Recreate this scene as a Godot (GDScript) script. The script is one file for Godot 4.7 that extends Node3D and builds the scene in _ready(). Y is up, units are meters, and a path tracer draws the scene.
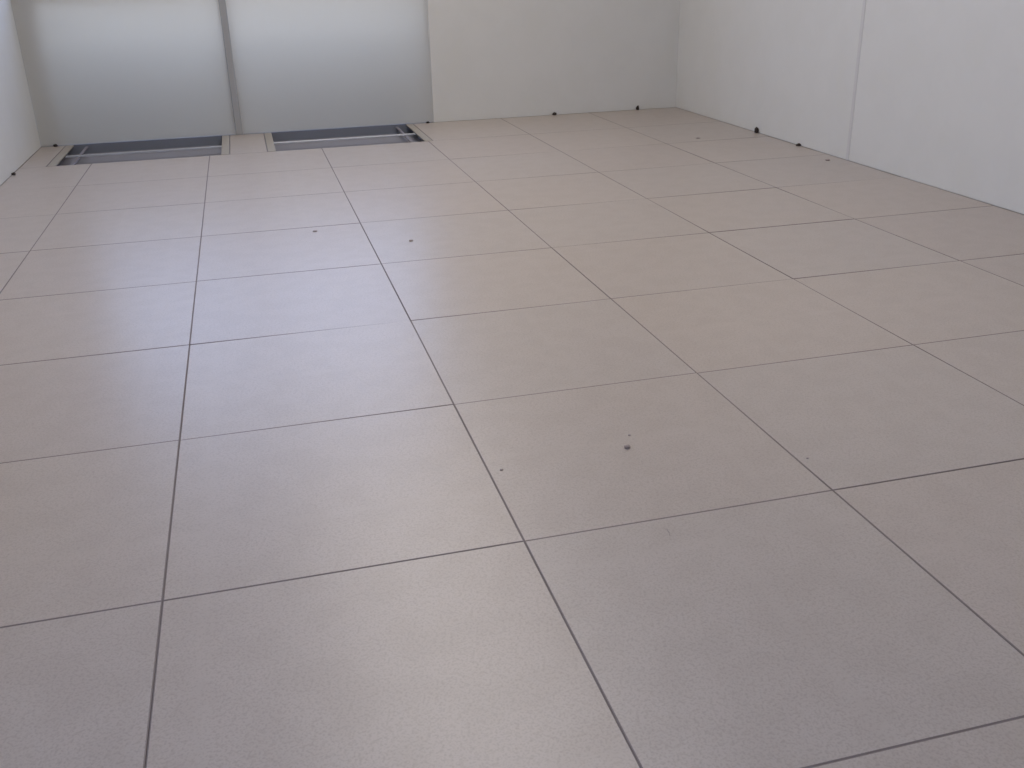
extends Node3D
# An empty room with a raised access floor, seen from just under a metre up.
# Grid of the floor: tiles of 0.6 m; tile line i lies at x = 0.6 i, tile line j at z = -0.6 j.

const T := 0.6
const X_LEFT := -0.958
const X_RIGHT := 3.018
const Z_BACK := -4.890
const Z_FRONT := 3.0
const H := 2.6            # ceiling height
const VOID := -0.30       # bottom of the space under the raised floor
const WALL := 0.10        # thickness of the walls

const LAMP_COLOR := Color(1.0, 0.96, 0.92)
const LAMP_ENERGY := 0.49

var M := {}
var cam: Camera3D

func _ready() -> void:
	# ---- camera
	cam = Camera3D.new()
	cam.name = "camera"
	cam.position = Vector3(0.2270, 0.9234, 1.4062)
	cam.rotation = Vector3(-0.40641, -0.24945, -0.02576)
	cam.fov = rad_to_deg(2.0 * atan(384.0 / 979.75))
	cam.near = 0.02
	cam.far = 200.0
	add_child(cam)
	cam.current = true
	# ---- sky and exposure
	var env := Environment.new()
	env.background_mode = Environment.BG_SKY
	var sky := Sky.new()
	var sm := ProceduralSkyMaterial.new()
	sm.sky_top_color = Color(0.62, 0.72, 0.92)
	sm.sky_horizon_color = Color(0.80, 0.85, 0.97)
	sm.ground_horizon_color = Color(0.52, 0.52, 0.52)
	sm.ground_bottom_color = Color(0.50, 0.50, 0.50)
	sm.sun_angle_max = 1.0
	sky.sky_material = sm
	env.sky = sky
	env.background_energy_multiplier = 1.45
	env.tonemap_mode = Environment.TONE_MAPPER_LINEAR
	env.tonemap_exposure = 3.0
	env.sdfgi_enabled = true
	env.ssao_enabled = true
	env.ssil_enabled = true
	var we := WorldEnvironment.new()
	we.name = "world_environment"
	we.environment = env
	add_child(we)

	make_materials()
	build_floor()
	build_walls()
	build_windows()
	build_lamps()
	build_vents()
	build_debris()

# ------------------------------------------------------------------ helpers
func floor_at(u: float, v: float, height := 0.0) -> Vector3:
	var d := cam.basis * Vector3((u - 512.0) / 979.75, (384.0 - v) / 979.75, -1.0)
	return cam.position + d * ((height - cam.position.y) / d.y)

func quad(st: SurfaceTool, a: Vector3, b: Vector3, c: Vector3, d: Vector3) -> void:
	# corners clockwise as seen from the front
	var n := (c - a).cross(b - a).normalized()
	for p: Vector3 in [a, b, c, a, c, d]:
		st.set_normal(n)
		st.add_vertex(p)

func new_st() -> SurfaceTool:
	var st := SurfaceTool.new()
	st.begin(Mesh.PRIMITIVE_TRIANGLES)
	return st

# a box from a to b whose edges are cut back by c
func box(st: SurfaceTool, a: Vector3, b: Vector3, c := 0.0) -> void:
	var ctr := (a + b) * 0.5
	var h := (b - a) * 0.5
	c = min(c, min(h.x, min(h.y, h.z)) * 0.9)
	var ax := [Vector3.RIGHT, Vector3.UP, Vector3.BACK]
	for k in 3:
		var n: Vector3 = ax[k]
		var u: Vector3 = ax[(k + 1) % 3]
		var w: Vector3 = ax[(k + 2) % 3]
		var hn: float = h[k]
		var hu: float = h[(k + 1) % 3]
		var hw: float = h[(k + 2) % 3]
		for s: float in [-1.0, 1.0]:
			var o := ctr + n * hn * s
			var p := [o - u * (hu - c) - w * (hw - c), o + u * (hu - c) - w * (hw - c), o + u * (hu - c) + w * (hw - c), o - u * (hu - c) + w * (hw - c)]
			if s > 0.0:
				quad(st, p[0], p[3], p[2], p[1])
			else:
				quad(st, p[0], p[1], p[2], p[3])
			if c > 0.0:
				# chamfer between this face (axis n) and the faces of axis u
				for t: float in [-1.0, 1.0]:
					var e1 := ctr + n * hn * s + u * (hu - c) * t
					var e2 := ctr + n * (hn - c) * s + u * hu * t
					var l := w * (hw - c)
					if s * t > 0.0:
						quad(st, e1 - l, e1 + l, e2 + l, e2 - l)
					else:
						quad(st, e1 - l, e2 - l, e2 + l, e1 + l)
	if c > 0.0:
		for sx: float in [-1.0, 1.0]:
			for sy: float in [-1.0, 1.0]:
				for sz: float in [-1.0, 1.0]:
					var p1 := ctr + Vector3(h.x * sx, (h.y - c) * sy, (h.z - c) * sz)
					var p2 := ctr + Vector3((h.x - c) * sx, h.y * sy, (h.z - c) * sz)
					var p3 := ctr + Vector3((h.x - c) * sx, (h.y - c) * sy, h.z * sz)
					var n := Vector3(sx, sy, sz).normalized()
					var order := [p1, p3, p2] if sx * sy * sz > 0.0 else [p1, p2, p3]
					for p: Vector3 in order:
						st.set_normal(n)
						st.add_vertex(p)

func part(called: String, st: SurfaceTool, m: Material, parent: Node) -> MeshInstance3D:
	var o := MeshInstance3D.new()
	o.name = called
	o.mesh = st.commit()
	o.set_surface_override_material(0, m)
	o.cast_shadow = GeometryInstance3D.SHADOW_CASTING_SETTING_ON
	parent.add_child(o, true)
	return o

func box_part(called: String, a: Vector3, b: Vector3, c: float, m: Material, parent: Node) -> MeshInstance3D:
	var st := new_st()
	box(st, a, b, c)
	return part(called, st, m, parent)

func structure(called: String, label: String, category: String) -> Node3D:
	var o := Node3D.new()
	o.name = called
	o.set_meta("kind", "structure")
	o.set_meta("label", label)
	o.set_meta("category", category)
	add_child(o, true)
	return o

func thing(called: String, label: String, category: String, at: Vector3, group := "") -> Node3D:
	var o := Node3D.new()
	o.name = called
	o.set_meta("label", label)
	o.set_meta("category", category)
	if group != "":
		o.set_meta("group", group)
	add_child(o, true)
	o.position = at
	return o

# ------------------------------------------------------------------ materials
func noise_image(size: int, freq: float, seed_: int, octaves: int) -> Image:
	var n := FastNoiseLite.new()
	n.noise_type = FastNoiseLite.TYPE_SIMPLEX_SMOOTH
	n.seed = seed_
	n.frequency = freq
	n.fractal_octaves = octaves
	return n.get_seamless_image(size, size)

func ramp_texture(size: int, base: Color, layers: Array) -> ImageTexture:
	# layers: [image, threshold low, threshold high, colour, amount]
	var im := Image.create(size, size, true, Image.FORMAT_RGB8)
	for y in size:
		for x in size:
			var c := base
			for l in layers:
				var v: float = smoothstep(l[1], l[2], (l[0] as Image).get_pixel(x, y).r) * l[4]
				c = c.lerp(l[3], v)
			im.set_pixel(x, y, c)
	im.generate_mipmaps()
	return ImageTexture.create_from_image(im)

func std(c: Color, rough: float, metal := 0.0) -> StandardMaterial3D:
	var m := StandardMaterial3D.new()
	m.albedo_color = c
	m.roughness = rough
	m.metallic = metal
	return m

func make_materials() -> void:
	# laminate of the tiles: off-white with a fine warm and grey speckle
	var fine := noise_image(512, 0.30, 3, 1)
	var mid := noise_image(512, 0.15, 8, 1)
	var coarse := noise_image(512, 0.012, 21, 3)
	var tex := ramp_texture(512, Color(0.985, 0.98, 0.97), [
		[coarse, 0.3, 0.75, Color(0.967, 0.960, 0.948), 1.0],
		[fine, 0.55, 0.80, Color(0.80, 0.78, 0.76), 0.35],
		[mid, 0.62, 0.80, Color(0.84, 0.81, 0.79), 0.25]])
	M.tiles = []
	for k in 4:
		var m := std([Color(0.735, 0.700, 0.680), Color(0.731, 0.699, 0.682), Color(0.740, 0.703, 0.680), Color(0.733, 0.696, 0.676)][k], 0.33)
		m.albedo_texture = tex
		m.uv1_triplanar = true
		m.uv1_world_triplanar = true
		m.uv1_scale = Vector3.ONE * (1.0 / 0.7)
		m.uv1_offset = Vector3(0.23 * k, 0.0, 0.41 * k)
		m.metallic_specular = 0.6
		M.tiles.append(m)
	M.trim = std(Color(0.50, 0.46, 0.455), 0.6)
	M.slab = std(Color(0.30, 0.29, 0.28), 0.95)
	# painted steel partition panels
	var soft := noise_image(256, 0.02, 5, 3)
	var ptex := ramp_texture(256, Color(1, 1, 1), [[soft, 0.35, 0.8, Color(0.993, 0.993, 0.992), 1.0]])
	var pm := std(Color(0.855, 0.86, 0.86), 0.5)
	pm.albedo_texture = ptex
	pm.uv1_triplanar = true
	pm.uv1_world_triplanar = true
	pm.uv1_scale = Vector3.ONE * 0.7
	M.panel = pm
	M.joint = std(Color(0.81, 0.81, 0.82), 0.5)
	M.post = std(Color(0.66, 0.67, 0.69), 0.45)
	M.channel = std(Color(0.68, 0.66, 0.65), 0.6)
	M.ceiling = std(Color(0.86, 0.86, 0.85), 0.9)
	M.frame = std(Color(0.80, 0.80, 0.80), 0.4)
	M.vent_dark = std(Color(0.46, 0.48, 0.53), 0.5)
	M.vent_tray = std(Color(0.56, 0.56, 0.60), 0.5)
	M.vent_bar = std(Color(0.50, 0.49, 0.53), 0.5)
	M.vent_trim = std(Color(0.64, 0.615, 0.58), 0.45)
	M.alu = std(Color(0.80, 0.81, 0.84), 0.35, 0.6)
	M.crumb = std(Color(0.20, 0.17, 0.16), 0.9)
	M.crumb_brown = std(Color(0.64, 0.59, 0.58), 0.9)
	M.crumb_pale = std(Color(0.66, 0.62, 0.61), 0.9)
	M.lamp = std(Color(0.9, 0.9, 0.88), 0.6)
	M.lamp.emission_enabled = true
	M.lamp.emission = LAMP_COLOR
	M.lamp.emission_energy_multiplier = 0.25
	var g := std(Color(0.92, 0.96, 0.98, 0.06), 0.02)
	g.transparency = BaseMaterial3D.TRANSPARENCY_ALPHA
	M.glass = g
	M.render_coat = std(Color(0.80, 0.80, 0.79), 0.9)
	M.concrete = std(Color(0.48, 0.475, 0.47), 0.9)
	var fr := std(Color(0.80, 0.81, 0.82), 0.45)
	fr.backlight_enabled = true
	fr.backlight = Color(1.0, 0.965, 0.90)
	M.frosted = fr

# ------------------------------------------------------------------ floor
var tile_meshes := {}

func tile_mesh(w: float, d: float) -> ArrayMesh:
	var key := "%.4f %.4f" % [w, d]
	if tile_meshes.has(key):
		return tile_meshes[key]
	var e := 0.0020    # width of the dark edge trim seen from above
	var drop := 0.0006
	var th := 0.032
	var hw := w * 0.5
	var hd := d * 0.5
	var st := new_st()
	var a := Vector3(-hw + e, 0, -hd + e)
	var b := Vector3(hw - e, 0, -hd + e)
	var c := Vector3(hw - e, 0, hd - e)
	var f := Vector3(-hw + e, 0, hd - e)
	quad(st, a, b, c, f)
	var mesh: ArrayMesh = st.commit()
	st = new_st()
	var top := [a, b, c, f]
	var rim := [Vector3(-hw, -drop, -hd), Vector3(hw, -drop, -hd), Vector3(hw, -drop, hd), Vector3(-hw, -drop, hd)]
	for k in 4:
		var n := (k + 1) % 4
		quad(st, rim[k], rim[n], top[n], top[k])
		quad(st, rim[n], rim[k], rim[k] + Vector3.DOWN * th, rim[n] + Vector3.DOWN * th)
	var dn := Vector3.DOWN * th
	quad(st, rim[3] + dn, rim[2] + dn, rim[1] + dn, rim[0] + dn)
	st.commit(mesh)
	tile_meshes[key] = mesh
	return mesh

func add_tile(parent: Node, x0: float, x1: float, z0: float, z1: float, k: int, tilt: Vector2) -> void:
	var gap := 0.0003
	var w := x1 - x0 - 2.0 * gap
	var d := z1 - z0 - 2.0 * gap
	var o := MeshInstance3D.new()
	o.name = "tile"
	o.mesh = tile_mesh(w, d)
	o.set_surface_override_material(0, M.tiles[k])
	o.set_surface_override_material(1, M.trim)
	o.position = Vector3((x0 + x1) * 0.5, 0.0, (z0 + z1) * 0.5)
	o.rotation = Vector3(tilt.x, 0.0, tilt.y)
	parent.add_child(o, true)

# the two openings in the last row: x from, x to
const VENTS := [[-0.825, 0.106], [0.306, 1.228]]

func build_floor() -> void:
	var fl := structure("floor", "raised floor of off-white speckled square tiles with thin dark joints", "floor")
	box_part("subfloor", Vector3(X_LEFT - WALL, VOID - 0.1, Z_BACK - WALL), Vector3(X_RIGHT + WALL, VOID, Z_FRONT + WALL), 0.0, M.slab, fl)
	var rng := RandomNumberGenerator.new()
	rng.seed = 11
	for j in range(-5, 8):
		for i in range(-2, 5):
			var x0: float = max(i * T, X_LEFT)
			var x1: float = (i + 1) * T if i < 4 else X_RIGHT
			var z1 := -j * T
			var z0 := -(j + 1) * T if j < 7 else Z_BACK
			var k := rng.randi_range(0, 3)
			var tilt := Vector2(rng.randfn(0.0, 0.0009), rng.randfn(0.0, 0.0009))
			if j < 7:
				add_tile(fl, x0, x1, z0, z1, k, tilt)
				continue
			# last row: cut round the vents
			var from := x0
			for v: Array in VENTS:
				if v[0] >= x1 or v[1] <= x0:
					continue
				if v[0] - from > 0.02:
					add_tile(fl, from, v[0], z0, z1, k, Vector2.ZERO)
				from = max(from, v[1])
			if x1 - from > 0.02:
				add_tile(fl, from, x1, z0, z1, k, Vector2.ZERO)

# ------------------------------------------------------------------ walls
const REVEAL := [-0.83, 1.32]   # sides of the opening in the outer wall behind the panes
const PARAPET_Z := -5.42
const PARAPET_H := 0.58
const RAIL := 0.80         # top of the translucent panes, clear glass above
const HEAD := 2.15
const WIN := [[-0.957, 0.1425], [0.1825, 1.361]]     # the two panes of the back wall
const SIDE_WIN := [0.1, 2.6, 0.75, 2.3]         # window of the left wall: z from, z to, y from, y to

func build_walls() -> void:
	var yb := 0.0006
	# back wall
	var wb := structure("wall_back", "off-white panelled back wall with floor vents along its foot", "wall")
	var zb := Z_BACK - WALL
	box_part("base_channel", Vector3(X_LEFT - WALL, VOID, zb), Vector3(X_RIGHT + WALL, yb, Z_BACK - 0.006), 0.0, M.channel, wb)
	var g := 0.0005
	box_part("panel", Vector3(1.362 + g, yb, zb), Vector3(X_RIGHT + WALL, H, Z_BACK), 0.0004, M.panel, wb)
	box_part("outer_pier", Vector3(X_LEFT - 1.5, VOID, PARAPET_Z), Vector3(REVEAL[0], H, Z_BACK - 0.06), 0.0, M.render_coat, wb)
	box_part("outer_pier", Vector3(REVEAL[1], VOID, PARAPET_Z), Vector3(1.361, H, Z_BACK - 0.06), 0.0, M.render_coat, wb)
	box_part("header", Vector3(X_LEFT - WALL, HEAD, zb), Vector3(1.362 - g, H, Z_BACK), 0.0004, M.panel, wb)
	var jc := box_part("mullion", Vector3(0.143, yb, zb + 0.03), Vector3(0.182, HEAD, Z_BACK + 0.010), 0.003, M.post, wb)
	jc.set_meta("label", "grey upright between the two pale panes")
	# outside: a low parapet in front of the panes
	var ou := structure("wall_parapet", "low parapet outside the translucent panes", "wall")
	box_part("parapet", Vector3(X_LEFT - 1.5, VOID, PARAPET_Z - 0.12), Vector3(X_RIGHT + 1.5, PARAPET_H, PARAPET_Z), 0.0, M.concrete, ou)
	box_part("ledge", Vector3(REVEAL[0], VOID, PARAPET_Z), Vector3(REVEAL[1], -0.02, zb), 0.0, M.concrete, ou)
	# right wall
	var wr := structure("wall_right", "off-white panelled side wall with one narrow vertical joint", "wall")
	box_part("base_channel", Vector3(X_RIGHT + 0.006, VOID, Z_BACK), Vector3(X_RIGHT + WALL, yb, Z_FRONT), 0.0, M.channel, wr)
	var js := [Z_BACK, -2.83, -0.80, 1.20, Z_FRONT]
	for k in 4:
		box_part("panel", Vector3(X_RIGHT, yb, js[k] + g), Vector3(X_RIGHT + WALL, H, js[k + 1] - g), 0.001, M.panel, wr)
		if k > 0:
			box_part("joint_cover", Vector3(X_RIGHT - 0.002, yb, js[k] - 0.011), Vector3(X_RIGHT, H, js[k] + 0.011), 0.0, M.joint, wr)
	# left wall
	var wl := structure("wall_left", "off-white side wall meeting the back wall beside the corner vent", "wall")
	box_part("base_channel", Vector3(X_LEFT - WALL, VOID, Z_BACK), Vector3(X_LEFT - 0.006, yb, Z_FRONT), 0.0, M.channel, wl)
	var s := SIDE_WIN
	box_part("panel", Vector3(X_LEFT - WALL, yb, Z_BACK), Vector3(X_LEFT, H, s[0]), 0.001, M.panel, wl)
	box_part("panel", Vector3(X_LEFT - WALL, yb, s[0]), Vector3(X_LEFT, s[2], s[1]), 0.0, M.panel, wl)
	box_part("panel", Vector3(X_LEFT - WALL, s[3], s[0]), Vector3(X_LEFT, H, s[1]), 0.0, M.panel, wl)
	box_part("panel", Vector3(X_LEFT - WALL, yb, s[1]), Vector3(X_LEFT, H, Z_FRONT), 0.0, M.panel, wl)
	# front wall, behind the camera
	var wf := structure("wall_front", "plain off-white end wall of the room", "wall")
	box_part("panel", Vector3(X_LEFT - WALL, VOID, Z_FRONT), Vector3(X_RIGHT + WALL, H, Z_FRONT + WALL), 0.0, M.panel, wf)
	var ce := structure("ceiling", "plain white ceiling of the room", "ceiling")
	box_part("ceiling_slab", Vector3(X_LEFT - WALL, H, Z_BACK - WALL), Vector3(X_RIGHT + WALL, H + 0.12, Z_FRONT + WALL), 0.0, M.ceiling, ce)

func build_windows() -> void:
	var n := 1
	for w: Array in WIN:
		var o := structure("window_%d" % n, ["pale translucent pane behind the vent in the corner", "pale translucent pane behind the vent beside the plain panels"][n - 1], "window")
		n += 1
		box_part("translucent_pane", Vector3(w[0], 0.004, Z_BACK - 0.008), Vector3(w[1], RAIL, Z_BACK), 0.0, M.frosted, o)
		box_part("transom", Vector3(w[0], RAIL, Z_BACK - 0.05), Vector3(w[1], RAIL + 0.05, Z_BACK), 0.003, M.frame, o)
		box_part("clear_pane", Vector3(w[0], RAIL + 0.05, Z_BACK - 0.028), Vector3(w[1], HEAD - 0.001, Z_BACK - 0.022), 0.0, M.glass, o)
	var s := SIDE_WIN
	var q := structure("window_3", "wide window in the side wall", "window")
	var x0 := X_LEFT - 0.07
	var x1 := X_LEFT - 0.02
	var f := 0.05
	box_part("frame", Vector3(x0, s[2], s[0]), Vector3(x1, s[3], s[0] + f), 0.003, M.frame, q)
	box_part("frame", Vector3(x0, s[2], s[1] - f), Vector3(x1, s[3], s[1]), 0.003, M.frame, q)
	box_part("frame", Vector3(x0, s[2], s[0] + f), Vector3(x1, s[2] + f, s[1] - f), 0.003, M.frame, q)
	box_part("frame", Vector3(x0, s[3] - f, s[0] + f), Vector3(x1, s[3], s[1] - f), 0.003, M.frame, q)
	box_part("pane", Vector3(x0 + 0.022, s[2] + f, s[0] + f), Vector3(x0 + 0.028, s[3] - f, s[1] - f), 0.0, M.glass, q)


# ------------------------------------------------------------------ ceiling lamps
func build_lamps() -> void:
	for k in 3:
		var c := Vector3(0.95, H, -3.95 + 1.65 * k)
		var o := thing("ceiling_lamp", ["flat square ceiling lamp next to the back wall", "second flat square ceiling lamp from the back wall", "third flat square ceiling lamp from the back wall"][k], "lamp", c, "row of ceiling lamps")
		var w := 0.6
		box_part("housing", Vector3(-w, -0.05, -w), Vector3(w, 0.0, w), 0.004, M.frame, o)
		box_part("diffuser", Vector3(-w + 0.02, -0.056, -w + 0.02), Vector3(w - 0.02, -0.0505, w - 0.02), 0.001, M.lamp, o)
		var l := AreaLight3D.new()
		l.name = "lamp_light"
		l.area_size = Vector2(2.0 * w - 0.04, 2.0 * w - 0.04)
		l.light_color = LAMP_COLOR
		l.light_energy = LAMP_ENERGY
		l.area_range = 15.0
		l.area_attenuation = 2.0
		l.shadow_enabled = true
		o.add_child(l)
		l.position = Vector3(0, -0.06, 0)
		l.rotation.x = -PI / 2.0

# ------------------------------------------------------------------ vents
func build_vents() -> void:
	var labels := ["recessed dark floor vent in the corner by the side wall", "recessed dark floor vent between the grey joint strip and the plain panels"]
	for k in 2:
		var v: Array = VENTS[k]
		var w: float = v[1] - v[0]
		var zf := -7.0 * T
		var d := zf - Z_BACK
		var o := thing("floor_vent", labels[k], "vent", Vector3(v[0], -0.055, zf), "floor vents at the foot of the back wall")
		var st := new_st()
		var t := 0.002
		var y0 := 0.0
		var y1 := 0.054
		box(st, Vector3(0.001, y0, -d + 0.001), Vector3(w - 0.001, y0 + t, -0.001))
		box(st, Vector3(0.001, y0 + t, -0.001 - t), Vector3(w - 0.001, y1, -0.001))
		box(st, Vector3(0.001, y0 + t, -d + 0.003), Vector3(0.001 + t, y1, -0.003))
		box(st, Vector3(w - 0.001 - t, y0 + t, -d + 0.003), Vector3(w - 0.001, y1, -0.003))
		part("tray", st, M.vent_tray, o).set_meta("label", "grey sheet metal tray")
		box_part("back_plate", Vector3(0.001, y0 + t, -d + 0.001), Vector3(w - 0.001, y1 + 0.002, -d + 0.001 + t), 0.0, M.vent_dark, o).set_meta("label", "dark back plate of the vent")
		var sw := 0.042
		for x: float in [0.0035, w - 0.0035 - sw]:
			box_part("side_trim", Vector3(x, 0.049, -d + 0.004), Vector3(x + sw, 0.0562, -0.004), 0.001, M.vent_trim, o)
		box_part("rail", Vector3(sw + 0.0035, 0.040, -d * 0.5 - 0.012), Vector3(w - sw - 0.0035, 0.0485, -d * 0.5 + 0.012), 0.001, M.alu, o).set_meta("label", "bright metal rail")
		for x: float in [[0.115], [w - 0.105]][k]:
			for z: Array in [[-d + 0.004, -d * 0.5 - 0.012], [-d * 0.5 + 0.012, -0.004]]:
				box_part("cross_bar", Vector3(x - 0.008, 0.036, z[0]), Vector3(x + 0.008, 0.044, z[1]), 0.001, M.vent_bar, o)

# ------------------------------------------------------------------ debris
func lump(r: Vector3, seed_: int) -> SurfaceTool:
	var n := FastNoiseLite.new()
	n.seed = seed_
	n.frequency = 0.9
	var st := new_st()
	st.set_smooth_group(0)
	var rows := 6
	var cols := 9
	var p := func(a: int, b: int) -> Vector3:
		var th := PI * a / rows
		var ph := TAU * (b % cols) / cols
		var d := Vector3(sin(th) * cos(ph), cos(th), sin(th) * sin(ph))
		var s := 1.0 + 0.55 * n.get_noise_3dv(d * 1.3)
		var q := d * s * r
		q.y = max(q.y, -r.y * 0.6)
		return q + Vector3.UP * r.y * 0.6
	for a in rows:
		for b in cols:
			var c: Array = [p.call(a, b), p.call(a, b + 1), p.call(a + 1, b + 1), p.call(a + 1, b)]
			for q: Vector3 in [c[0], c[2], c[1], c[0], c[3], c[2]]:
				st.add_vertex(q)
	st.generate_normals()
	return st

func crumb(called: String, label: String, category: String, at: Vector3, r: Vector3, turn: float, m: Material, seed_: int, group := "") -> void:
	var o := part(called, lump(r, seed_), m, self)
	o.position = at
	o.rotation.y = turn
	o.set_meta("label", label)
	o.set_meta("category", category)
	if group != "":
		o.set_meta("group", group)

func build_debris() -> void:
	# lying on the open floor
	crumb("dirt_crumb", "dark brown crumb lying alone in the middle of a tile", "crumb", floor_at(627, 448), Vector3(0.0070, 0.0045, 0.0060), 0.5, M.crumb_brown, 2)
	crumb("dirt_crumb", "tiny grey crumb just behind the dark crumb on the tile", "crumb", floor_at(629.5, 435.5), Vector3(0.0030, 0.0015, 0.0035), 0.0, M.crumb_pale, 3)
	# at the foot of the walls
	var zb := Z_BACK + 0.012
	var a := floor_at(553, 114.5)
	crumb("dirt_lump", "flat black lump midway along the foot of the back wall", "dirt", Vector3(a.x, 0, zb), Vector3(0.016, 0.011, 0.011), 0.2, M.crumb, 4)
	a = floor_at(635, 109)
	crumb("dirt_lump", "round black lump at the back wall near the far room corner", "dirt", Vector3(a.x, 0, zb), Vector3(0.013, 0.017, 0.011), 1.2, M.crumb, 5)
	a = floor_at(427, 122.5)
	crumb("dirt_lump", "small dark lump at the back wall beside the end of a vent", "dirt", Vector3(a.x, 0, zb), Vector3(0.012, 0.007, 0.010), 0.7, M.crumb, 6)
	a = floor_at(57, 145)
	crumb("dirt_lump", "dark lump at the back wall between corner vent and side wall", "dirt", Vector3(a.x, 0, zb), Vector3(0.013, 0.008, 0.010), 0.1, M.crumb, 7)
	a = floor_at(761, 132.5)
	crumb("dirt_lump", "tall black lump at the foot of the jointed side wall", "dirt", Vector3(X_RIGHT - 0.012, 0, a.z), Vector3(0.011, 0.020, 0.012), 0.4, M.crumb, 8)
	a = floor_at(803.5, 145.5)
	crumb("dirt_lump", "small black lump at the side wall, between tall lump and joint", "dirt", Vector3(X_RIGHT - 0.012, 0, a.z), Vector3(0.011, 0.008, 0.014), 0.9, M.crumb, 9)
	a = floor_at(15, 175)
	crumb("dirt_lump", "dark lump at the foot of the wall beside the corner vent", "dirt", Vector3(X_LEFT + 0.012, 0, a.z), Vector3(0.010, 0.008, 0.011), 0.3, M.crumb, 10)
	crumb("dirt_crumb", "grey crumb on the floor just off the side wall's joint", "crumb", floor_at(827.5, 160.5), Vector3(0.011, 0.005, 0.010), 0.5, M.crumb_brown, 12)
	crumb("dirt_crumb", "faint grey crumb on a tile in the far corner", "crumb", floor_at(698, 138.5), Vector3(0.012, 0.004, 0.012), 0.1, M.crumb_pale, 13)
	crumb("dirt_crumb", "pale grey crumb on the sheen, two tiles off the vents", "crumb", floor_at(315, 231.5), Vector3(0.010, 0.003, 0.009), 0.1, M.crumb_pale, 14)
	crumb("dirt_crumb", "pale grey crumb just across the joint from the crumb on the sheen", "crumb", floor_at(411, 241), Vector3(0.008, 0.003, 0.008), 0.6, M.crumb_pale, 15)
	crumb("dirt_crumb", "tiny grey crumb right beside a long tile joint", "crumb", floor_at(501.5, 470), Vector3(0.0035, 0.0015, 0.003), 0.6, M.crumb_pale, 16)
	crumb("dirt_crumb", "tiny grey crumb close to a crossing of tile joints", "crumb", floor_at(807.5, 458.5), Vector3(0.003, 0.0015, 0.003), 0.2, M.crumb_pale, 17)
	# a short bent hair
	var st := new_st()
	st.set_smooth_group(0)
	var line := []
	for q: Vector2 in [Vector2(667, 529), Vector2(668, 531.5), Vector2(669.5, 533), Vector2(669.8, 536)]:
		line.append(floor_at(q.x, q.y) + Vector3.UP * 0.0006)
	var base: Vector3 = line[0]
	for k in 3:
		var a0: Vector3 = line[k] - base
		var a1: Vector3 = line[k + 1] - base
		var along := (a1 - a0).normalized()
		var side := along.cross(Vector3.UP).normalized() * 0.0006
		var up := side.cross(along).normalized() * 0.0006
		for e in 6:
			var c0 := side * cos(TAU * e / 6.0) + up * sin(TAU * e / 6.0)
			var c1 := side * cos(TAU * (e + 1) / 6.0) + up * sin(TAU * (e + 1) / 6.0)
			quad(st, a0 + c0, a0 + c1, a1 + c1, a1 + c0)
	var hair := part("hair", st, M.crumb_pale, self)
	hair.position = base
	hair.set_meta("label", "short bent grey hair lying on a tile near its joint")
	hair.set_meta("category", "hair")
